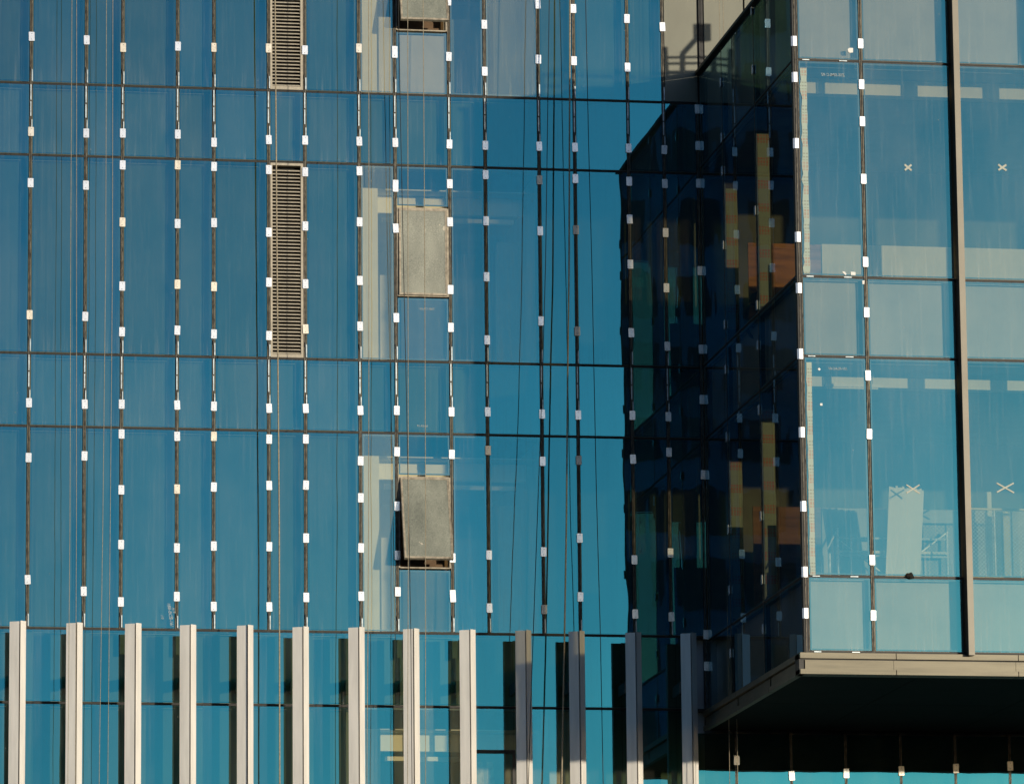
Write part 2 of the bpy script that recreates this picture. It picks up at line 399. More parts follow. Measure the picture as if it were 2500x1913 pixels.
# transoms: one per floor line
for i, z in enumerate(ZT):
    x1 = XS if 0 < i < 6 else (30.0 if i in (0,) else 30.0)
    if i in (1, 2): x1 = XS - .02
    mb = MB()
    mb.box(XL[0]-.4, x1, .016, .09, z-.019, z+.019, 1); mb.box(XL[0]-.4, x1, -.001, .016, z+.003, z+.014, 0); mb.box(XL[0]-.4, x1, .002, .016, z-.016, z-.008, 0)
    build('transom', mb, [TRAN, GASK], T)

# glass units, row by row
ROOM = range(XA.index(10.082), XA.index(13.096))           # bays with a room behind
LOUV_BAY = XA.index(8.580); SASH_BAY = XA.index(10.682)
def zof(py, x):
    px = 700.0
    for _ in range(4): px += (x - at(px, py).x)*153.0
    return at(px, py).z
S = {0: (zof(75, 11.1)+1.42, zof(75, 11.1)), 2: (zof(508, 11.1), zof(723, 11.1)), 4: (zof(1164, 11.1), zof(1386, 11.1))}
for r in range(5):
    z1, z0 = ZT[r], ZT[r+1]
    short = r in (1, 3)
    for b in range(len(XA)-1):
        x0, x1 = XA[b], XA[b+1]
        nm, m = ('spandrel_pane', G_SPAN) if short else ('glass_pane', G_MAIN)
        if b == len(XA)-2:
            if r == 0: continue
            m = G_MAIN
        if not short and b in ROOM: m = G_MILK if b == ROOM[0] or (r == 0 and b > ROOM[1]+1) else G_HAZY if b == ROOM[-1] else G_CLEAR
        if not short and b == LOUV_BAY and r in (0, 2):
            continue
        if not short and b == SASH_BAY:
            s1, s0 = S[r]
            if s1 < z1-.05: pane(T, nm, m, x0, x1, s1+.012, z1)
            pane(T, nm, m, x0, x1, z0, s0-.012)
            continue
        pane(T, nm, m, x0, x1, z0, z1)
build('glass_pane', quadx(XS-.028, XS-.002, 0, ZFAS, ZT[1]), G_MAIN, T)

# louvres
def louvre(x0, x1, z0, z1):
    o = MB(); x0 += .030; x1 -= .030
    fwd = -.004
    for (a, b_, c, d) in ((x0, x0+.034, z0+.02, z1-.02), (x1-.040, x1, z0+.02, z1-.02), (x0+.034, x1-.040, z1-.06, z1-.02), (x0+.034, x1-.040, z0+.02, z0+.075)):
        o.box(a, b_, fwd, .15, c, d)
    L = build('louvre', o, LOUV, T)
    s = MB(); n = int((z1-z0-.15)/.0588); a0, a1 = x0+.036, x1-.042
    for k in range(n):
        z = z0 + .085 + k*.0588
        b = len(s.v); th = .014
        s.v += [(x, y, zz) for x in (a0, a1) for (y, zz) in ((.010, z), (.010, z+th), (.055, z+.034), (.085, z+.034), (.085, z+.028), (.052, z+.026))]
        for q in ([0,1,2,3,4,5], [11,10,9,8,7,6], [0,6,7,1], [1,7,8,2], [2,8,9,3], [3,9,10,4], [4,10,11,5], [5,11,6,0]):
            s.f.append([b+i for i in q]); s.m.append(0)
    build('slat', s, LOUV, L)
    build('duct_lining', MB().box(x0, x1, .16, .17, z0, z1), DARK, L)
louvre(8.580, 9.182, ZT[1], ZT[0]); louvre(8.580, 9.182, ZT[3], ZT[2])

# top-hung sashes
def sash(z1, z0, ang, lab):
    x0, x1 = 10.682+.036, 11.588-.034
    fr = MB()
    fr.box(x0-.012, x0+.012, .0, .14, z0, z1, 0); fr.box(x1-.012, x1+.012, .0, .14, z0, z1, 0)
    fr.box(x0+.012, x1-.012, .0, .14, z1-.016, z1+.006, 0); fr.box(x0+.012, x1-.012, .0, .14, z0-.006, z0+.016, 0)
    F = build('window', fr, [SASHF], T, lab)
    build('reveal', MB().box(x0, x1, .30, .31, z0, z1).box(x0+.02, x1-.1, .16, .30, z0+.02, z0+.09), pbr('reveal_brown', (.12,.075,.04), .8), F)
    h = z1 - z0 - .03; Mx = Matrix.Translation((0, -.006, z1-.016)) @ Matrix.Rotation(-ang, 4, 'X')
    s = MB(); a0, a1 = x0+.016, x1-.016; w_ = .034
    for (a, b_, c, d) in ((a0, a0+w_, -h, 0), (a1-w_, a1, -h, 0), (a0+w_, a1-w_, -w_, 0), (a0+w_, a1-w_, -h, -h+w_)):
        s.box(a, b_, -.012, .05, c, d)
    for (a, b_, c, d) in ((a0+.006, a0+.012, -h+.006, -.006), (a1-.012, a1-.006, -h+.006, -.006)):
        s.box(a, b_, -.018, -.012, c, d)
    s.xform(Mx); build('sash', s, SASHF, F)
    g = MB(); g.box(a0+w_, a1-w_, -.006, .010, -h+w_, -w_); g.xform(Mx); build('frosted_pane', g, SASHG, F)
    if ang > .05:
        st = MB()
        for xx in (a0+.01, a1-.01):
            p = Mx @ Vector((xx, .04, -h*.75)); st.tube([(xx, .05, z0+.25), tuple(p)], .009, 6)
        build('stay', st, GASK, F)
sash(S[0][0], S[0][1], radians(17), 'top-hung frosted window, open at its foot')
sash(S[2][0], S[2][1], radians(1.0), 'closed frosted window')
sash(S[4][0], S[4][1], radians(18), 'top-hung frosted window, propped open')

# lining boards behind the glass and the rooms
YB = .23
xl, xr = XL[0]-.4, XS-.03
RX0, RX1 = 10.10, 13.08
def lining(x0, x1, z0, z1, y=YB, nm='lining_panel'):
    build(nm, MB().box(x0, x1, y, y+.02, z0, z1), LINING, T)
for r in range(7):
    z1, z0 = ZT[r]-.02, ZT[r+1]+.02
    if r in (0, 2, 4, 6):
        lining(xl, 8.585 if r in (0, 2) else RX0, z0, z1)
        if r in (0, 2): lining(9.18, RX0, z0, z1)
        lining(RX1, xr, z0, z1)
        if r == 6: build('lining_panel', MB().box(xr, 30.0, YB, YB+.02, z0, z1), ROOMD, T)
    else:
        lining(xl, xr, z0, z1)
        if r == 5: build('lining_panel', MB().box(xr, 30.0, YB, YB+.02, z0, z1), ROOMD, T)
for i, z in enumerate(ZT[:-1]):                            # fire stop closing the gap at each floor line
    build('fire_stop', MB().box(xl, xr if i < 6 else 30.0, .10, .38, z-.015, z+.015), CONC, T)
# rooms behind the four open bays
for r in (0, 2, 4, 6):
    z1, z0 = ZT[r]-.02, ZT[r+1]+.02
    mb = MB(); mb.box(RX0-.1, RX0, .36, 5.0, z0, z1); mb.box(RX1, RX1+.1, .36, 5.0, z0, z1)
    mb.box(RX0-.1, RX1+.1, 5.0, 5.1, z0, z1)
    rm = build('room_wall', mb, ROOMW, T)
    build('ceiling', MB().box(RX0, RX1, .36, 5.0, z1-.32, z1-.30), ROOMW, rm)
    build('floor_slab', MB().box(RX0, RX1, .36, 5.0, z0-.02, z0), CONC, rm)
    build('column', MB().box(10.155, 10.43, .30, .75, z0, z1-.31), PALE, rm)
    build('bulkhead', MB().box(10.45, 12.95, .75, .85, z1-.62, z1-.325), WHITE, rm)
    build('light_strip', MB().box(10.55, 12.75, .55, .64, z1-.80, z1-.73), WHITE, rm)
    build('partition', MB().box(12.62, 12.98, 1.5, 1.7, z0, z1-.9), PALE, rm)
    build('sill_wall', MB().box(10.72, 12.6, 2.2, 2.3, z0, z0+1.9), LINING, rm)
tw = MB(); tw.box(xl, 30.0, 5.2, 18, 0, ZT[0]+.2); tw.box(xl, 30.0, .40, 5.2, ZT[0], ZT[0]+.2)
tw.box(xl, 30.0, .1, 5.2, 0, 3.4); tw.box(xl-.1, xl, .0, 5.2, 0, ZT[0]); tw.box(30.0, 30.1, .0, 5.2, 0, ZT[0])
build('core_wall', tw, CONC, T)

# tan cladding above the wing roof
build('cladding_panel', MB().box(15.245, 15.80, -.002, .03, ZT[1]+.022, ZT[0]), TANW, T)
for (a, b) in ((15.93, 16.60), (16.63, 17.6), (17.63, 18.8), (18.83, 30.0)):
    build('cladding_panel', MB().box(a, b, .002, .03, ZT[1]-.6, ZT[0]), TANW, T)
build('cladding_channel', MB().box(15.80, 15.93, .03, .05, ZT[1]-.6, ZT[0]).box(15.835, 15.85, -.01, .03, ZT[1]-.6, ZT[0]), [GASK], T)

# ---- lower zone: glass between fins
FX = [4.354, 5.26, 6.192, 7.072, 7.995, 8.888, 9.787, 10.677, 11.595, 12.509, 13.389, 14.318, 15.238]
FX = [FX[0]-1.86, FX[0]-.93] + FX
UX = [16.264, 17.181, 18.096, 19.024, 19.947, 20.869, 21.79, 22.71, 23.63, 24.55, 25.47, 26.39, 27.31]
J = [f + .14 for f in FX] + UX + [30.0]
J = [J[0]-.93] + J
for b in range(len(J)-1):
    for (z1, z0, nm) in ((ZT[5], ZT[6], 'spandrel_pane'), (ZT[6], ZT[7], 'glass_pane'), (ZT[7], 3.4, 'glass_pane')):
        if J[b] > XS-.7 and z1 > ZFAS and J[b+1] > XS + .1:
            if z0 > ZFAS: 
                continue
            z1 = ZFAS - .02
        pane(T, nm, G_SPAN if nm[0] == 's' else G_HAZY if 9.9 < J[b] < 13.3 else G_MAIN, J[b], J[b+1], z0, z1, g=.010 if J[b+1] < 15.6 else .024, lean=.0107*(z1-z0) if J[b] > 15 and z1 < ZFAS and z1 > 9 else 0.0)
for x in J[1:-1]:
    if x < 15.6:
        build('glazing_bar', MB().box(x-.009, x+.009, .004, .09, 3.4, ZT[5]-.02), GASK, T)
for x in UX:
    mu = mullion(T, x, 3.4, ZFAS-.01)
    for yy in ([1855] if abs(x-16.264) < .01 else [1894 - (min(x, 21)-17)*6.5, ]):
        px = 1800.0
        for _ in range(4): px += (x - at(px, yy).x)*153.0
        clip(mu, x, at(px, yy).z, -.018, 'b' if x > 18.9 else 'w'); clip(mu, x, at(px, yy).z-1.0, -.018, 'w')
# ghost tabs of the brackets behind the spandrel glass
for x in XA[:-2]:
    build('fixing_tab', MB().box(x-.005, x+.105, .05, .056, ZT[5]-.40, ZT[5]-.06), LINING, T)

for i, x in enumerate(FX):
    ztop = 12.385 - .0035*i
    x += random.uniform(-.004, .004); ztop += random.uniform(-.008, .008)
    pts = [(x, -.630), (x+.150, -.700), (x+.156, -.640), (x+.164, -.640), (x+.170, -.704), (x+.262, -.642), (x+.262, -.606), (x+.02, -.600)]
    mb = MB(); mb.prism([pts[0], pts[1], pts[2], (x+.156, -.602), pts[7]], 3.4, ztop, 0)
    mb.prism([pts[4], pts[5], pts[6], (x+.164, -.604), pts[3]], 3.4, ztop+.010, 0)
    mb.box(x+.156, x+.164, -.640, -.603, 3.4, ztop-.02, 1)
    F = build('fin', mb, [FINM, GASK], T)
    br = MB()
    for zc in (11.52, 8.6): br.box(x+.09, x+.15, -.603, -.002, zc-.09, zc+.09)
    build('bracket', br, MULL, F)

c = at(1215, 1834, 0)
wf = MB(); wx0, wx1 = 11.79, 12.60
wf.box(wx0, wx1, -.012, .10, c.z-.03, c.z+.03); wf.box(wx0, wx0+.05, -.010, .10, c.z-1.3, c.z-.03); wf.box(wx1-.05, wx1, -.010, .10, c.z-1.3, c.z-.03); wf.box(wx0+.05, wx1-.05, -.010, .10, c.z-1.36, c.z-1.30)
wn = build('window', wf, GASK, T, 'low dark-framed window between two fins')
wp = MB().box(wx0+.05, wx1-.05, .04, .05, c.z-1.3, c.z-.03); build('blind_panel', wp, ROOMD, wn)
wp = MB(); wp.slab([(wx0+.18, c.z-1.3), (wx0+.34, c.z-1.3), (wx0+.28, c.z-.16), (wx0+.16, c.z-.16)], .036, .039); wp.slab([(wx0+.40, c.z-1.3), (wx0+.54, c.z-1.3), (wx0+.44, c.z-.16), (wx0+.34, c.z-.16)], .036, .039)
build('blind_strip', wp, SASHF, wn)
# chalk writing on the glass
def text(s, loc, size, mirror=False, roll=0.0, parent=None, name='chalk_marking', m=None, off=.0002):
    cu = bpy.data.curves.new(name, 'FONT'); cu.body = s; cu.size = size; cu.offset = off; cu.extrude = .0006
    cu.shear = .25
    o = bpy.data.objects.new(name, cu); COL.objects.link(o)
    dg = bpy.context.evaluated_depsgraph_get(); me = bpy.data.meshes.new_from_object(o.evaluated_get(dg))
    bpy.data.objects.remove(o)
    Mx = Matrix.Rotation(roll, 4, 'Y') @ Matrix.Rotation(radians(90), 4, 'X') @ Matrix.Diagonal((-1 if mirror else 1, 1, 1, 1))
    me.transform(Mx); me.materials.clear(); me.materials.append(m or CHALK)
    o = bpy.data.objects.new(name, me); COL.objects.link(o); o.parent = parent; o.location = Vector(loc) - WP[parent.name]
p = at(408, 1470, -.004); text('188-BC5-16/', p, .075, False, radians(82), T)
p = at(420, 1482, -.004); text('A19', p, .055, False, radians(80), T)
p = at(412, 1510, -.004); text('(2)', p, .06, False, 0, T)
p = at(392, 1500, -.004); text('/10', p, .055, False, radians(78), T)
p = at(1062, 757, -.004); text('TX0-178-01/', p, .05, True, 0, T)
p = at(1046, 1042, -.004); text('10-03-19', p, .05, True, 0, T)

# ------------------------------------------------------------------ projecting wing
W = empty('projecting_wing', (19.2, -3.6, 10.8)); tag(W, 'glazed box-shaped wing jutting out from the tower with a bronze metal fascia underneath', 'building')
XR = 27.64
CXS = [XS, 16.870, 18.285, 19.62, 20.97, 22.30, 23.64, 24.98, 26.31, XR]
ZW = [ZROOF] + ZB
for r in range(5):
    z1, z0 = ZW[r], ZW[r+1]; short = r in (0, 2, 4)
    nm = 'spandrel_pane' if short else 'glass_pane'
    for b in range(len(CXS)-1):
        pane(W, nm, G_BLOCK, CXS[b] + (.052 if b == 0 else 0), CXS[b+1], z0, z1, YF, g=.032)
    YS = [0.0, -1.848, -4.302, YF]
    for b in range(3):
        pane(W, 'side_'+nm, G_SIDE, YS[b+1]+(.12 if b == 2 else 0), YS[b]-(.03 if b == 0 else 0), z0, z1, XS, g=.022, axis='y')
# mullions of the wing front
for i, x in enumerate(CXS):
    if i == 1:
        mu = mullion(W, x, ZB[4]+.0, ZROOF, YF, dep=.12)
        mc2 = mu
        for yy in (107.5,207,297.2,437.6,640,763,916.8,1059.5,1366.7,1502):
            px = 2100.0
            for _ in range(4): px += (x - at(px, yy, YF).x)*168.0
            clip(mu, x, at(px, yy, YF).z, YF-.018, 'w', w_=.082)
    elif i == 0:
        mb = MB()
        mb.box(x+.002, x+.084, YF+.010, YF+.12, ZB[4], ZROOF, 1); mb.box(x+.024, x+.032, YF-.004, YF+.010, ZB[4], ZROOF, 0); mb.box(x+.066, x+.074, YF-.001, YF+.010, ZB[4], ZROOF, 0)
        mb.box(x-.004, x+.002, YF+.012, YF+.13, ZB[4], ZROOF, 1)
        mb.box(x+.084, x+.12, YF+.06, YF+.125, ZB[4], ZROOF, 1)
        mu = build('corner_mullion', mb, [MULL, GASK], W)
        for yy in (100.6,188.6,350,578.4,703,863.6,1054.9,1235.4,1395.4,1496):
            px = 1940.0
            for _ in range(4): px += (x - at(px, yy, YF).x)*168.0
            z = at(px, yy, YF).z
            c = MB(); h = .078
            c.prism([(x+.060, YF-.014), (x+.060, YF-.007), (x+.004, YF-.007), (x-.020, YF+.012), (x-.026, YF+.007), (x+.002, YF-.014)], z-h, z+h, 0)
            c.box(x+.032, x+.040, YF-.017, YF-.014, z+.040, z+.052, 1); c.box(x+.032, x+.040, YF-.017, YF-.014, z-.052, z-.040, 1)
            build('clip', c, [CLIPW, SCREW], mu)
    elif i < len(CXS)-1:
        x = x if i > 2 else at(2331, 0, YF-.2).x
        mb = MB(); mb.box(x-.045, x-.002, YF-.20, YF+.02, ZB[4]-.05, ZROOF+.02, 1)  # left cheek in gasket black: its shade is put into the colour
        mb.box(x-.045, x+.047, YF-.215, YF-.20, ZB[4]-.05, ZROOF+.02, 0); mb.box(x-.002, x+.047, YF-.20, YF+.02, ZB[4]-.05, ZROOF+.02, 0)
        mb.box(x-.04, x+.04, YF+.02, YF+.13, ZB[4], ZROOF, 1)
        build('deep_cap', mb, [C3M, GASK], W)
# side mullions
CS = [(YS[1], (202,336.6,417.7,599.4,792.8,901.9,1066.3,1292,1440,1594.3), 1770), (YS[2], (25.6,170.2,514.5,745,842.6,1000,1259.5,1414.5,1535), 1850)]
for (y, pys, pxx) in CS:
    mb = MB(); mb.box(XS+.014, XS+.10, y-.026, y+.026, ZB[4], ZROOF, 1); mb.box(XS-.002, XS+.014, y-.018, y-.006, ZB[4], ZROOF, 0); mb.box(XS-.002, XS+.014, y+.006, y+.018, ZB[4], ZROOF, 0)
    mu = build('side_mullion', mb, [MULL, GASK], W)
    for yy in pys:
        px = float(pxx)
        for _ in range(6):
            q = at(px, yy, 0, XS); px += (q.y - y)*18
        z = at(px, yy, 0, XS).z
        clip(mu, XS-.018, z, y, 'w', rot=radians(-90))
# transoms of the wing
for z in ZB:
    mb = MB(); mb.box(XS+.02, XR, YF+.014, YF+.10, z-.020, z+.020, 1); mb.box(XS+.02, XR, YF-.001, YF+.014, z+.001, z+.012, 0)
    mb.box(XS+.014, XS+.09, YF+.1, -.02, z-.022, z+.022, 1); mb.box(XS-.001, XS+.014, YF+.1, -.02, z+.002, z+.012, 0)
    for (a, b) in ((XS+.14, XS+.25), (XS+.72, XS+.84)): mb.box(a, b, YF-.006, YF+.010, z-.006, z+.006, 2)
    build('transom', mb, [TRAN, GASK, SILV], W)
# slabs, linings and rooms of the wing
for (z1, z0) in ((ZROOF-.05, ZB[0]+.02), (ZB[1]-.02, ZB[2]+.02), (ZB[3]-.02, ZFAS+.04)):
    mb = MB(); mb.box(XS+.14, XR-.1, YF+.14, -.05, z0, z1)
    build('floor_slab', mb, LINING, W)
build('roof_deck', MB().box(XS+.11, XR, YF+.11, -.02, ZROOF-.03, ZROOF-.005), CONC, W)
cp = MB(); cp.box(XS-.06, XS+.12, YF-.05, -.02, ZROOF, ZROOF+.05); cp.box(XS+.12, XR, YF-.05, YF+.12, ZROOF, ZROOF+.05)
build('parapet_cap', cp, GASK, W)
for (z1, z0) in ((ZB[0]-.02, ZB[1]+.02), (ZB[2]-.02, ZB[3]+.02)):
    rm = build('room_wall', MB().box(XS+.34, XR-.1, -.30, -.20, z0, z1).box(XR-.1, XR, YF+.3, -.2, z0, z1), ROOMG, W)
    build('ceiling', MB().box(XS+.12, XR-.1, YF+.26, -.3, z1-.03, z1-.01), ROOMD, rm)
    build('floor_board', MB().box(XS+.12, XR-.1, YF+.26, -.3, z0-.01, z0+.01), CONC, rm)
build('end_wall', MB().box(XR, XR+.05, YF, 0, ZFAS, ZROOF), CONC, W)
YBM = YF+.85
# beam with its pale face inside each room
def beam(pya, pyb, rmz, nm='ceiling_beam'):
    za = at(2240, pya, YBM).z; zb = at(2240, pyb, YBM).z
    build(nm, MB().box(XS+.34, XR-.1, YBM, YBM+.2, zb, za), PALE, W)
beam(199, 236, 0); beam(924, 948, 0)
za = at(2200, 893, YF+.5).z; build('blind_rail', MB().box(16.95, XR-.2, YF+.5, YF+.53, za-.02, za+.012), WHITE, W)
# ply partition wall across both rooms
YP = -3.20; YK = YF+1.65
for (pt, pk, zf) in ((594, 597, ZB[1]+.03), (1236, 1240, ZB[3]+.03)):
    z = at(1880, pt, YP).z; zk = at(2060, pk, YK).z; xk = at(2006, pk, YK).x
    build('plywood_wall', MB().box(XS+.10, XR-.2, YP, YP+.03, zf, z).box(XS+.10, XR-.2, YP-.012, YP, z-.09, z-.02).box(XS+.9, XS+.95, YP-.03, YP-.012, zf, z), PLY if zf > 15 else HARD, W)
    build('knee_wall', MB().box(xk, XR-.2, YK, YK+.06, zf, zk), PALE if zf > 15 else ROOMG2, W)

c = at(1836, 742, YP-.03); rr = random.Random(4)
mb = MB()
for k in range(7):
    w_, h_ = rr.uniform(.07, .13), rr.uniform(.18, .30)
    mb.tube([(c.x+w_*sin(t*pi/6)+rr.uniform(-.01, .01), YP-.05-.006*k, c.z-h_+h_*cos(t*pi/6)) for t in range(13)], .010, 6)
for k in range(4): mb.tube([(c.x+.03*k-.05, YP-.045, c.z+.02), (c.x+.02*k, YP-.055, c.z+.16), (c.x+.11, YP-.05, c.z+.20+.01*k)], .010, 6)
tag(build('cable_coil', mb, ROPEK), 'black cable coil hung on the orange plywood behind the side glass', 'cable')
# fascia and soffit
seg = [XS-.10, 18.0+.10, XR+.6]
fx = [15.715, at(2188, 1600, -7.2).x, at(2486, 1600, -7.2).x, XR+.6]
zc = 11.145
for a, b in zip(fx, fx[1:]):
    mb = MB(); mb.box(a+.006, b-.006, -7.20, -6.9, zc-.085, zc, 0); 
    mb.box(a+(.085 if a < 15.8 else -.03), b-.035, -7.165, -6.9, zc-.245, zc-.105, 0)
    mb.box(a+.006, b-.006, -7.20, -6.9, ZFAS-.005, zc-.247, 0)
    mb.box(a+.0, b-.0, -7.14, -6.88, ZFAS, zc-.01, 1)
    build('fascia', mb, [FASC, GASK], W)
for (a, b) in ((-7.19, -5.0), (-4.99, -2.6), (-2.59, -.02)):
    mb = MB(); mb.box(15.715, 15.80, a+.004, b-.004, zc-.085, zc, 0); mb.box(15.76, 15.80, a+.08, b-.004, zc-.245, zc-.105, 0)
    mb.box(15.715, 15.80, a+.004, b-.004, ZFAS-.005, zc-.247, 0); mb.box(15.775, 15.81, a+.1, b, ZFAS, zc-.01, 1)
    build('side_fascia', mb, [FASC, GASK], W)
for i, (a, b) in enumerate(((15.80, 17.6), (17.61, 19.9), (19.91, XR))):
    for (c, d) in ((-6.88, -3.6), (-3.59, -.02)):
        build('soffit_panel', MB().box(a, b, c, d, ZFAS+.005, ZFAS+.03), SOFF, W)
# mirror-written pane number
p = at(2063, 187, YF-.004); text('ZSS-SIMLC-92', p, .062, True, 0, W, off=.0004)
p = at(2070, 903, YF-.004); text('101-FLAC-01', p, .055, True, 0, W, off=.0004)

# ------------------------------------------------------------------ loose things
def rag(px0, px1, pya, pyb, y, seed, step=14, jit=3.0, lean=None):
    """strip outline with torn edges, as wall coordinates"""
    rr = random.Random(seed); L = []; R_ = []; n = int((pyb-pya)/step)
    for k in range(n+1):
        f = k/n; py = pya+(pyb-pya)*f
        sh = (lean[0]*f if lean else 0); tp = (lean[1]*(1-f) if lean and len(lean) > 1 else 0)
        a = at(px0+sh+rr.uniform(-1, 1)*jit+tp, py, y); b = at(px1+sh+rr.uniform(-.25, .25)*jit, py, y)
        L.append((a.x, a.z)); R_.append((b.x, b.z))
    return L, R_
def strip(L, R_, y, th=.004):
    m = MB()
    for k in range(len(L)-1):
        m.slab([L[k+1], R_[k+1], R_[k], L[k]], y, y+th)
    return m
L, R_ = rag(1954, 1969, 166, 668, YF-.006, 3, lean=(9, 0)); o = build('film_strip', strip(L, R_, YF-.008), FILMX)
tag(o, 'torn pale strip of red-printed film inside the upper corner window of the wing', 'protective film', 'printed film strips on the wing glass')
L, R_ = rag(1968, 1981, 884, 1403, YF-.006, 5, jit=1.0, lean=(10, 0)); o = build('film_strip', strip(L, R_, YF-.008), FILMX)
tag(o, 'pale strip of red-printed film inside the lower corner window of the wing', 'protective film', 'printed film strips on the wing glass')
def side_strip(y, zlo, zhi, torn, lab):
    """film on the deep inner face of a side mullion"""
    m = MB(); rr = random.Random(int(zlo*10)); n = 10; xa, xb = XS+.034, XS+.222; P = []
    for k in range(n+1): P.append((xb + rr.uniform(-.006, .004) - (torn*max(0, 1-k/1.5)), zlo+(zhi-zlo)*k/n))
    for p, q in zip(P, P[1:]): m.slab([(xa, p[1]), p, q, (xa, q[1])], y-.034, y-.031)
    tag(build('film_strip', m, FILMY), lab, 'protective film', 'printed film strips on the wing glass')
for y in (YS[1], YS[2]):
    for (za, zb_) in ((ZB[1]+.04, ZB[0]-.05), (ZB[3]+.04, ZB[2]-.05)):
        build('mullion_box', MB().box(XS+.030, XS+.225, y-.030, y+.030, za, zb_), GASK, W)
side_strip(YS[2], ZB[1]+.12, at(1860, 328, YS[2]).z, 0, 'red-printed film strip in the upper side window, beside the plywood and nearer the corner')  # film tops end where the sunlight stops: shade put into the shape
side_strip(YS[1], ZB[1]+.25, at(1790, 462, YS[1]).z, .05, 'red-printed film strip in the upper side window, just left of the plywood')
side_strip(YS[2], ZB[3]+.10, at(1870, 1000, YS[2]).z, 0, 'red-printed film strip in the lower side window, nearer the corner')
side_strip(YS[1], ZB[3]+.10, at(1800, 1128, YS[1]).z, 0, 'red-printed film strip in the lower side window, nearer the tower')

def tapex(px, py, wx, wz, lab, tw=.022):
    c = at(px, py, YF-.006); a = atan2(wz, wx); Ln = math.hypot(wx, wz)/168.0; m = MB()
    for k, s in enumerate((1, -1)):
        st = len(m.v); m.box(-Ln/2*random.uniform(.94, 1), Ln/2, -.0012-.001*k, -.001*k, -tw/2, tw/2)
        Mx = Matrix.Translation(c) @ Matrix.Rotation(s*a, 4, 'Y')
        m.xform(Mx, st)
    tag(build('tape_cross', m, TAPE), lab, 'tape', 'taped crosses on the wing glass')
tapex(2217, 409, 18, 15, 'small pale tape cross on the upper window left of the bronze vertical cap', .030)
tapex(2447, 409, 22, 15, 'small pale tape cross on the upper window right of the bronze vertical cap', .030)
tapex(2229, 1193, 35, 22, 'pale tape cross just above the white board in the lower window', .020)
tapex(2454, 1190, 46, 25, 'widest pale tape cross, above the mesh barrier', .022)

def scrap(px, py, pts, y, lab, m=TAPE):
    c = at(px, py, y); mb = MB().slab([(c.x+a/168, c.z+b/168) for a, b in pts], y-.004, y)
    tag(build('paper_scrap', mb, m), lab, 'paper scrap')
PAPER = pbr('white_paper', (.80,.80,.76), .8, var=.03)
scrap(2076, 123, [(-6,-4),(-2,-7),(7,-6),(7,6),(-3,6),(-7,2)], YF-.004, 'white paper scrap stuck low on the top corner pane of the wing', PAPER)
scrap(2061, 667, [(-3,1),(3,-5),(6,-2),(2,4),(-5,5)], YF-.004, 'curled white scrap on the transom, left of its square neighbour', PAPER)
scrap(2083, 668, [(-6,-4),(6,-4),(6,4),(-6,5)], YF-.004, 'square white scrap on the transom, right of the curled one', PAPER)
scrap(2108, 689, [(-3,-5),(2,-5),(3,5),(-3,4)], YF-.004, 'tiny white scrap beside the joint just under the upper window', PAPER)
scrap(2000, 901, [(0,-4),(4,0),(0,4),(-4,0)], YF-.004, 'small diamond-shaped sticker high in the lower corner window', PAPER)
scrap(2005, 987, [(-3,-3),(3,-3),(3,3),(-3,3)], YF-.004, 'small square sticker below the diamond-shaped one', PAPER)

# blurred dark spot of unknown cause, built as a clump on the transom
rr = random.Random(2); mb = MB(); c = at(2222, 1405, YF-.02)
for k in range(26):
    a = rr.uniform(0, 2*pi); d = rr.random()**1.2*.055; s_ = rr.uniform(.010, .026)
    x_, z_ = c.x+d*cos(a), c.z+d*sin(a)*.8
    mb.box(x_-s_, x_+s_, YF-.02-rr.uniform(.01, .03), YF-.003, z_-s_*.7, z_+s_*.7)
tag(build('dark_clump', mb, CLUMP), 'small black clump on the transom under the white board', 'dirt clump')

# white board leaning on the lower window
A = at(2170.7, 1190.7, YF+.30); B = at(2255.6, 1199, YF+.30); zf = ZB[3]+.03
C_ = at(2162, 1403, YF+.6); D_ = at(2247, 1404, YF+.6)
mb = MB(); n = 16; rr = random.Random(9); top = []
P0 = Vector((C_.x, YF+.62, zf)); P1 = Vector((D_.x, YF+.62, zf)); Q0 = Vector((A.x, YF+.30, A.z)); Q1 = Vector((B.x, YF+.30, B.z))
def quadbox(m, a, b, c, d, th, mi=0):
    nrm = (b-a).cross(d-a).normalized()*th; s = len(m.v)
    m.v += [tuple(v) for v in (a, b, c, d, a+nrm, b+nrm, c+nrm, d+nrm)]
    for q in ((0,1,2,3),(7,6,5,4),(0,4,5,1),(1,5,6,2),(2,6,7,3),(3,7,4,0)): m.f.append([s+i for i in q]); m.m.append(mi)
quadbox(mb, P0, P1, Q1, Q0, -.02)
for k in range(n):
    f0, f1 = k/n, (k+1)/n; h0 = rr.uniform(.0, .05)
    a, b = Q0.lerp(Q1, f0), Q0.lerp(Q1, f1); quadbox(mb, a, b, b+Vector((0, -.005, h0)), a+Vector((0, -.005, h0)), -.02)
tag(build('leaning_board', mb, WHITE), 'tall white board with a torn top leaning inside the lower window of the wing', 'board')

def plank(pxa, pxb, pya, zb, y, m, lab, nm='board'):
    a = at(pxa, pya, y); b = at(pxb, pya, y)
    tag(build(nm, MB().box(a.x, b.x, y, y+.03, zb, a.z), m), lab, 'board')
plank(2431, 2464, 1248, zf, YF+1.0, YEL, 'yellowish upright board behind the mesh barrier', 'upright_board')
plank(2404, 2420, 1200, zf, YF+1.3, PALE, 'narrow pale upright board left of the yellowish one', 'upright_board')

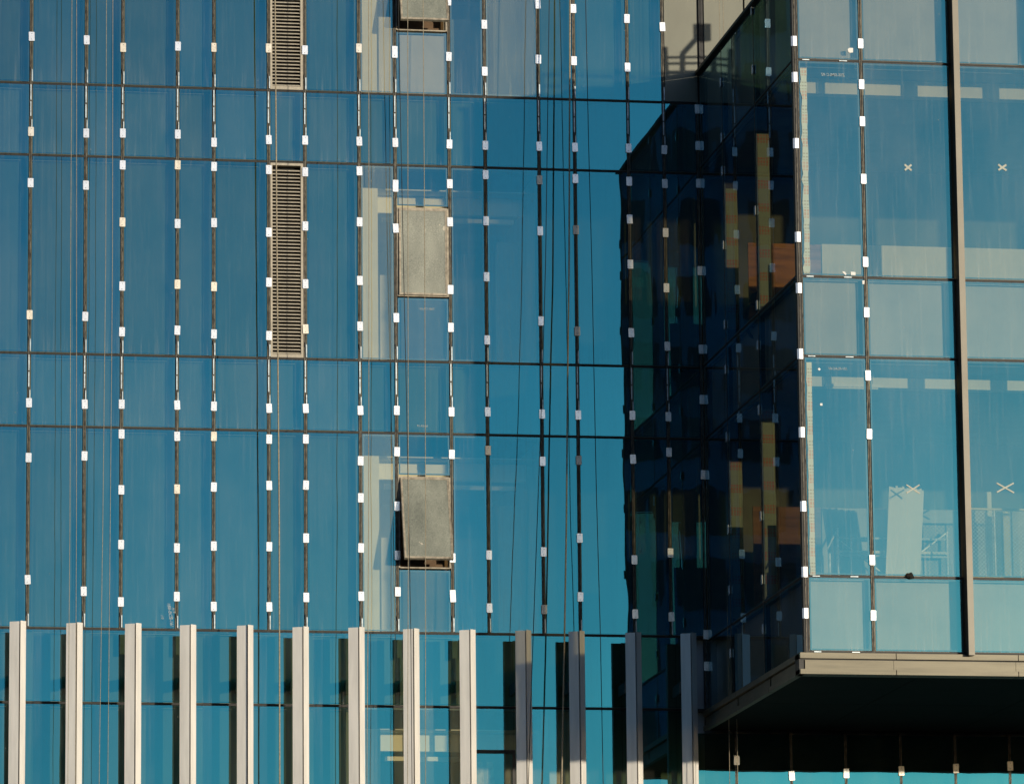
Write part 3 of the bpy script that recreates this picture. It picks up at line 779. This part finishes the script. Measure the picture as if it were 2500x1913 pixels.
# mesh barrier
Bq = empty('mesh_barrier', (at(2430, 1400, YF+.7).x, YF+.7, zf)); tag(Bq, 'steel barrier with diamond wire mesh inside the lower right window', 'barrier')
ybr = YF+.7; xb0 = at(2369, 1245, ybr).x; xb1 = xb0 + 1.25; zt_ = at(2400, 1242, ybr).z
for z in (zt_, zf+.10): build('rail', MB().tube([(xb0, ybr, z), (xb1, ybr, z)], .017, 8), YEL, Bq)
for x in (xb0, at(2428, 1300, ybr).x, at(2470, 1300, ybr).x, xb1): build('post', MB().tube([(x, ybr, zf), (x, ybr, zt_)], .013, 8), STEEL, Bq)
mb = MB(); z0m, z1m = zf+.1, zt_-.02; H = z1m-z0m
k = -H
while k < (xb1-xb0):
    for s in (1, -1):
        xa, xb_ = (k, k+H) if s == 1 else (k+H, k)
        a = Vector((xb0+xa, ybr+.012, z0m)); b = Vector((xb0+xb_, ybr+.012, z1m))
        # clip to barrier
        def cl(p, q):
            d = q-p; t0, t1 = 0, 1
            for lim, sg in ((xb0, 1), (xb1, -1)):
                if abs(d.x) < 1e-9: continue
                t = (lim-p.x)/d.x
                if (d.x*sg) > 0: t0 = max(t0, t)
                else: t1 = min(t1, t)
            return (p+d*t0, p+d*t1) if t0 < t1 else None
        e = cl(a, b)
        if e: mb.tube([e[0], e[1]], .0028, 4)
    k += .062
build('wire_mesh', mb, STEEL, Bq)

# scaffold
ysc = YF+1.5
Sc = empty('scaffold', (at(2140, 1400, ysc).x, ysc, zf)); tag(Sc, 'low tube scaffold with plank standing behind the white board in the lower window', 'scaffold')
def sp(px, py, dy=0): return at(px, py, ysc+dy)
for (px, py, dy) in ((2045, 1288, 0), (2025, 1350, .0), (2035, 1310, .5), (2311, 1297, 0), (2308, 1320, .5)):
    p = sp(px, py, dy); build('upright', MB().tube([(p.x, p.y, zf), tuple(p)], .021, 8), STEEL, Sc)
for (a, b) in (((2045,1312,0),(2311,1300,0)), ((2045,1355,0),(2311,1352,0)), ((2035,1326,.5),(2308,1322,.5))):
    p, q = sp(*a), sp(*b); q.z = p.z; build('ledger', MB().tube([tuple(p), tuple(q)], .018, 8), STEEL, Sc)
for (a, b) in (((2045,1315,0),(2150,1395,0)), ((2020,1340,0),(2045,1290,0)), ((2245,1350,0),(2311,1300,0)), ((2035,1355,.5),(2110,1395,.5))):
    build('brace', MB().tube([tuple(sp(*a)), tuple(sp(*b))], .013, 6), STEEL, Sc)
p, q = sp(2045, 1352), sp(2311, 1345); build('platform_board', MB().box(p.x, q.x, ysc-.02, ysc+.5, p.z+.02, p.z+.06), PALE, Sc)

# light fittings hung in the wing
def fitting(pxa, pxb, py, y, lab):
    a, b = at(pxa, py, y), at(pxb, py, y); L_ = empty('light_fitting', ((a.x+b.x)/2, y, a.z)); tag(L_, lab, 'light fitting', 'unlit strip lights in the wing')
    build('housing', MB().box(a.x, b.x, y, y+.09, a.z-.03, a.z+.015), WHITE, L_)
    build('lamp_tube', MB().tube([(a.x+.03, y+.03, a.z-.045), (b.x-.03, y+.03, a.z-.045)], .014, 8), WHITE, L_)
    build('hanger', MB().tube([(a.x+.1, y+.04, a.z+.015), (a.x+.1, y+.04, ZB[2]-.05)], .004, 5).tube([(b.x-.1, y+.04, a.z+.015), (b.x-.1, y+.04, ZB[2]-.05)], .004, 5), STEEL, L_)
fitting(2016, 2149, 938, YF+.8, 'white strip light hung crossing the joint beside the corner in the lower window')

# ------------------------------------------------------------------ ropes
def rope(pts, r, m, lab, grp='ropes hanging down the tower', name='rope'):
    P = []
    for (px, py, y) in pts: P.append(at(px, py, y))
    d0 = (P[0]-P[1]).normalized(); d1 = (P[-1]-P[-2]).normalized()
    P = [P[0]+d0*1.9] + P + [P[-1]+d1*3.0]
    Q = []
    for a, b in zip(P, P[1:]):
        for k in range(6): Q.append(a.lerp(b, k/6))
    Q.append(P[-1])
    # the strand's fine twist is real relief
    mb = MB().tube([tuple(q) for q in Q], r, 8)
    tag(build(name, mb, m, smooth=True), lab, 'rope', grp)
Y1 = -1.75
rope([(175.6,0,Y1),(172.5,640,Y1),(170.7,1273,Y1),(165.6,1913,Y1)], .0045, ROPE, 'thin tan rope, leftmost in the photo, in front of the second pale fin')
rope([(187,0,Y1),(187,640,Y1),(186.5,1273,Y1),(184,1913,Y1)], .0045, ROPE, 'thin tan rope just right of the leftmost one')
rope([(260,0,Y1),(258,640,Y1),(251,1273,Y1),(242,1913,Y1)], .0045, ROPE, 'thin tan rope slanting between the second and third pale fins, left of its pair')
rope([(275.4,0,Y1),(274.6,640,Y1),(269,1273,Y1),(263,1913,Y1)], .0045, ROPE, 'thin tan rope between the second and third pale fins, right of its pair')
rope([(671.4,0,-1.5),(676.3,640,-1.5),(681.7,1276,-1.5),(682.8,1913,-1.5)], .012, ROPE, 'thick twisted tan rope hanging over the metal louvres')
rope([(900,0,-2.0),(900.8,640,-2.0),(900,1276,-2.0),(895.8,1913,-2.0)], .0055, ROPE, 'tan rope in front of the pale column left of the frosted windows')
rope([(995.3,0,-2.2),(996,640,-2.2),(997,1276,-2.2),(995,1913,-2.2)], .0055, ROPE, 'tan rope over the left part of the frosted windows')
rope([(1033,0,-2.0),(1037,640,-2.0),(1038.9,1276,-2.0),(1038.9,1913,-2.0)], .0055, ROPE, 'tan rope over the middle of the frosted windows')
rope([(973,40,-.9),(979,350,-.9),(985,640,-.9),(992,950,-.9),(998,1276,-.9),(1003,1540,-.9),(1006,1913,-.9)], .006, ROPEK, 'thin dark cord over the left edge of the frosted windows')
rope([(1341,0,-1.2),(1332,640,-1.2),(1325,900,-1.2),(1311.5,1276,-1.2),(1298,1655,-1.2),(1290,1913,-1.2)], .0065, ROPEK, 'black cable slanting down behind the tenth fin')
rope([(1391.6,0,-.75),(1389.3,640,-.80),(1386,900,-.85),(1382.8,1276,-.9),(1378,1560,-.9),(1371.3,1913,-.95)], .013, ROPE, 'thick grey rope passing from sun into the shade of the wing')
rope([(1429.8,0,-1.2),(1437,350,-1.2),(1444.8,640,-1.2),(1456,1200,-1.2),(1465.8,1550,-1.2),(1472.7,1913,-1.2)], .0065, ROPEK, 'black cable left of the wing and its dark reflection')
rope([(1756,0,-1.6),(1768,900,-1.6),(1781.6,1913,-1.6)], .0045, ROPE, 'thin rope hanging close to the side glass of the wing, left of two')
rope([(1765,0,-1.6),(1785,900,-1.6),(1801.5,1913,-1.6)], .0045, ROPE, 'thin rope hanging close to the side glass of the wing, right of two')

# ------------------------------------------------------------------ cradle rig standing on the wing roof
yr = -4.0; Rg = empty('roof_cradle', (18.3, yr, ZROOF)); tag(Rg, 'steel access cradle with hoist parked on the wing roof', 'cradle')
off = Vector((.54*4.0, 0, .092*4.0))
def rp(px, py): return at(px, py, 0) + Vector((off.x, yr, off.z))
def bar(nm, a, b, r): build(nm, MB().tube([tuple(rp(*a)), tuple(rp(*b))], r, 8), STEEL, Rg)
bar('frame_tube', (1666, 190), (1666, 132), .045); bar('frame_tube', (1666, 132), (1700, 95), .045); bar('frame_tube', (1700, 95), (1714, 92), .045)
c = rp(1714, 80); build('hoist', MB().box(c.x-.10, c.x+.10, yr-.1, yr+.1, c.z-.15, c.z+.15), STEEL, Rg)
bar('suspension_wire', (1711, 60), (1711, -60), .012)
for py in (141, 156, 176): bar('guard_rail', (1630, py), (1752, py-2), .022)
bar('frame_tube', (1628, 190), (1624, 115), .035)
GR = empty('roof_railing', (19, YF+.25, ZROOF)); tag(GR, 'steel guard railing along the front edge of the wing roof', 'railing')
for z in (22.50, 22.30): build('rail', MB().tube([(17.0, YF+.25, z), (22.3, YF+.25, z)], .028, 8), STEEL, GR)
x = 17.02
while x < 22.3: build('post', MB().tube([(x, YF+.25, ZROOF), (x, YF+.25, 22.5)], .03, 8), STEEL, GR); x += 1.25
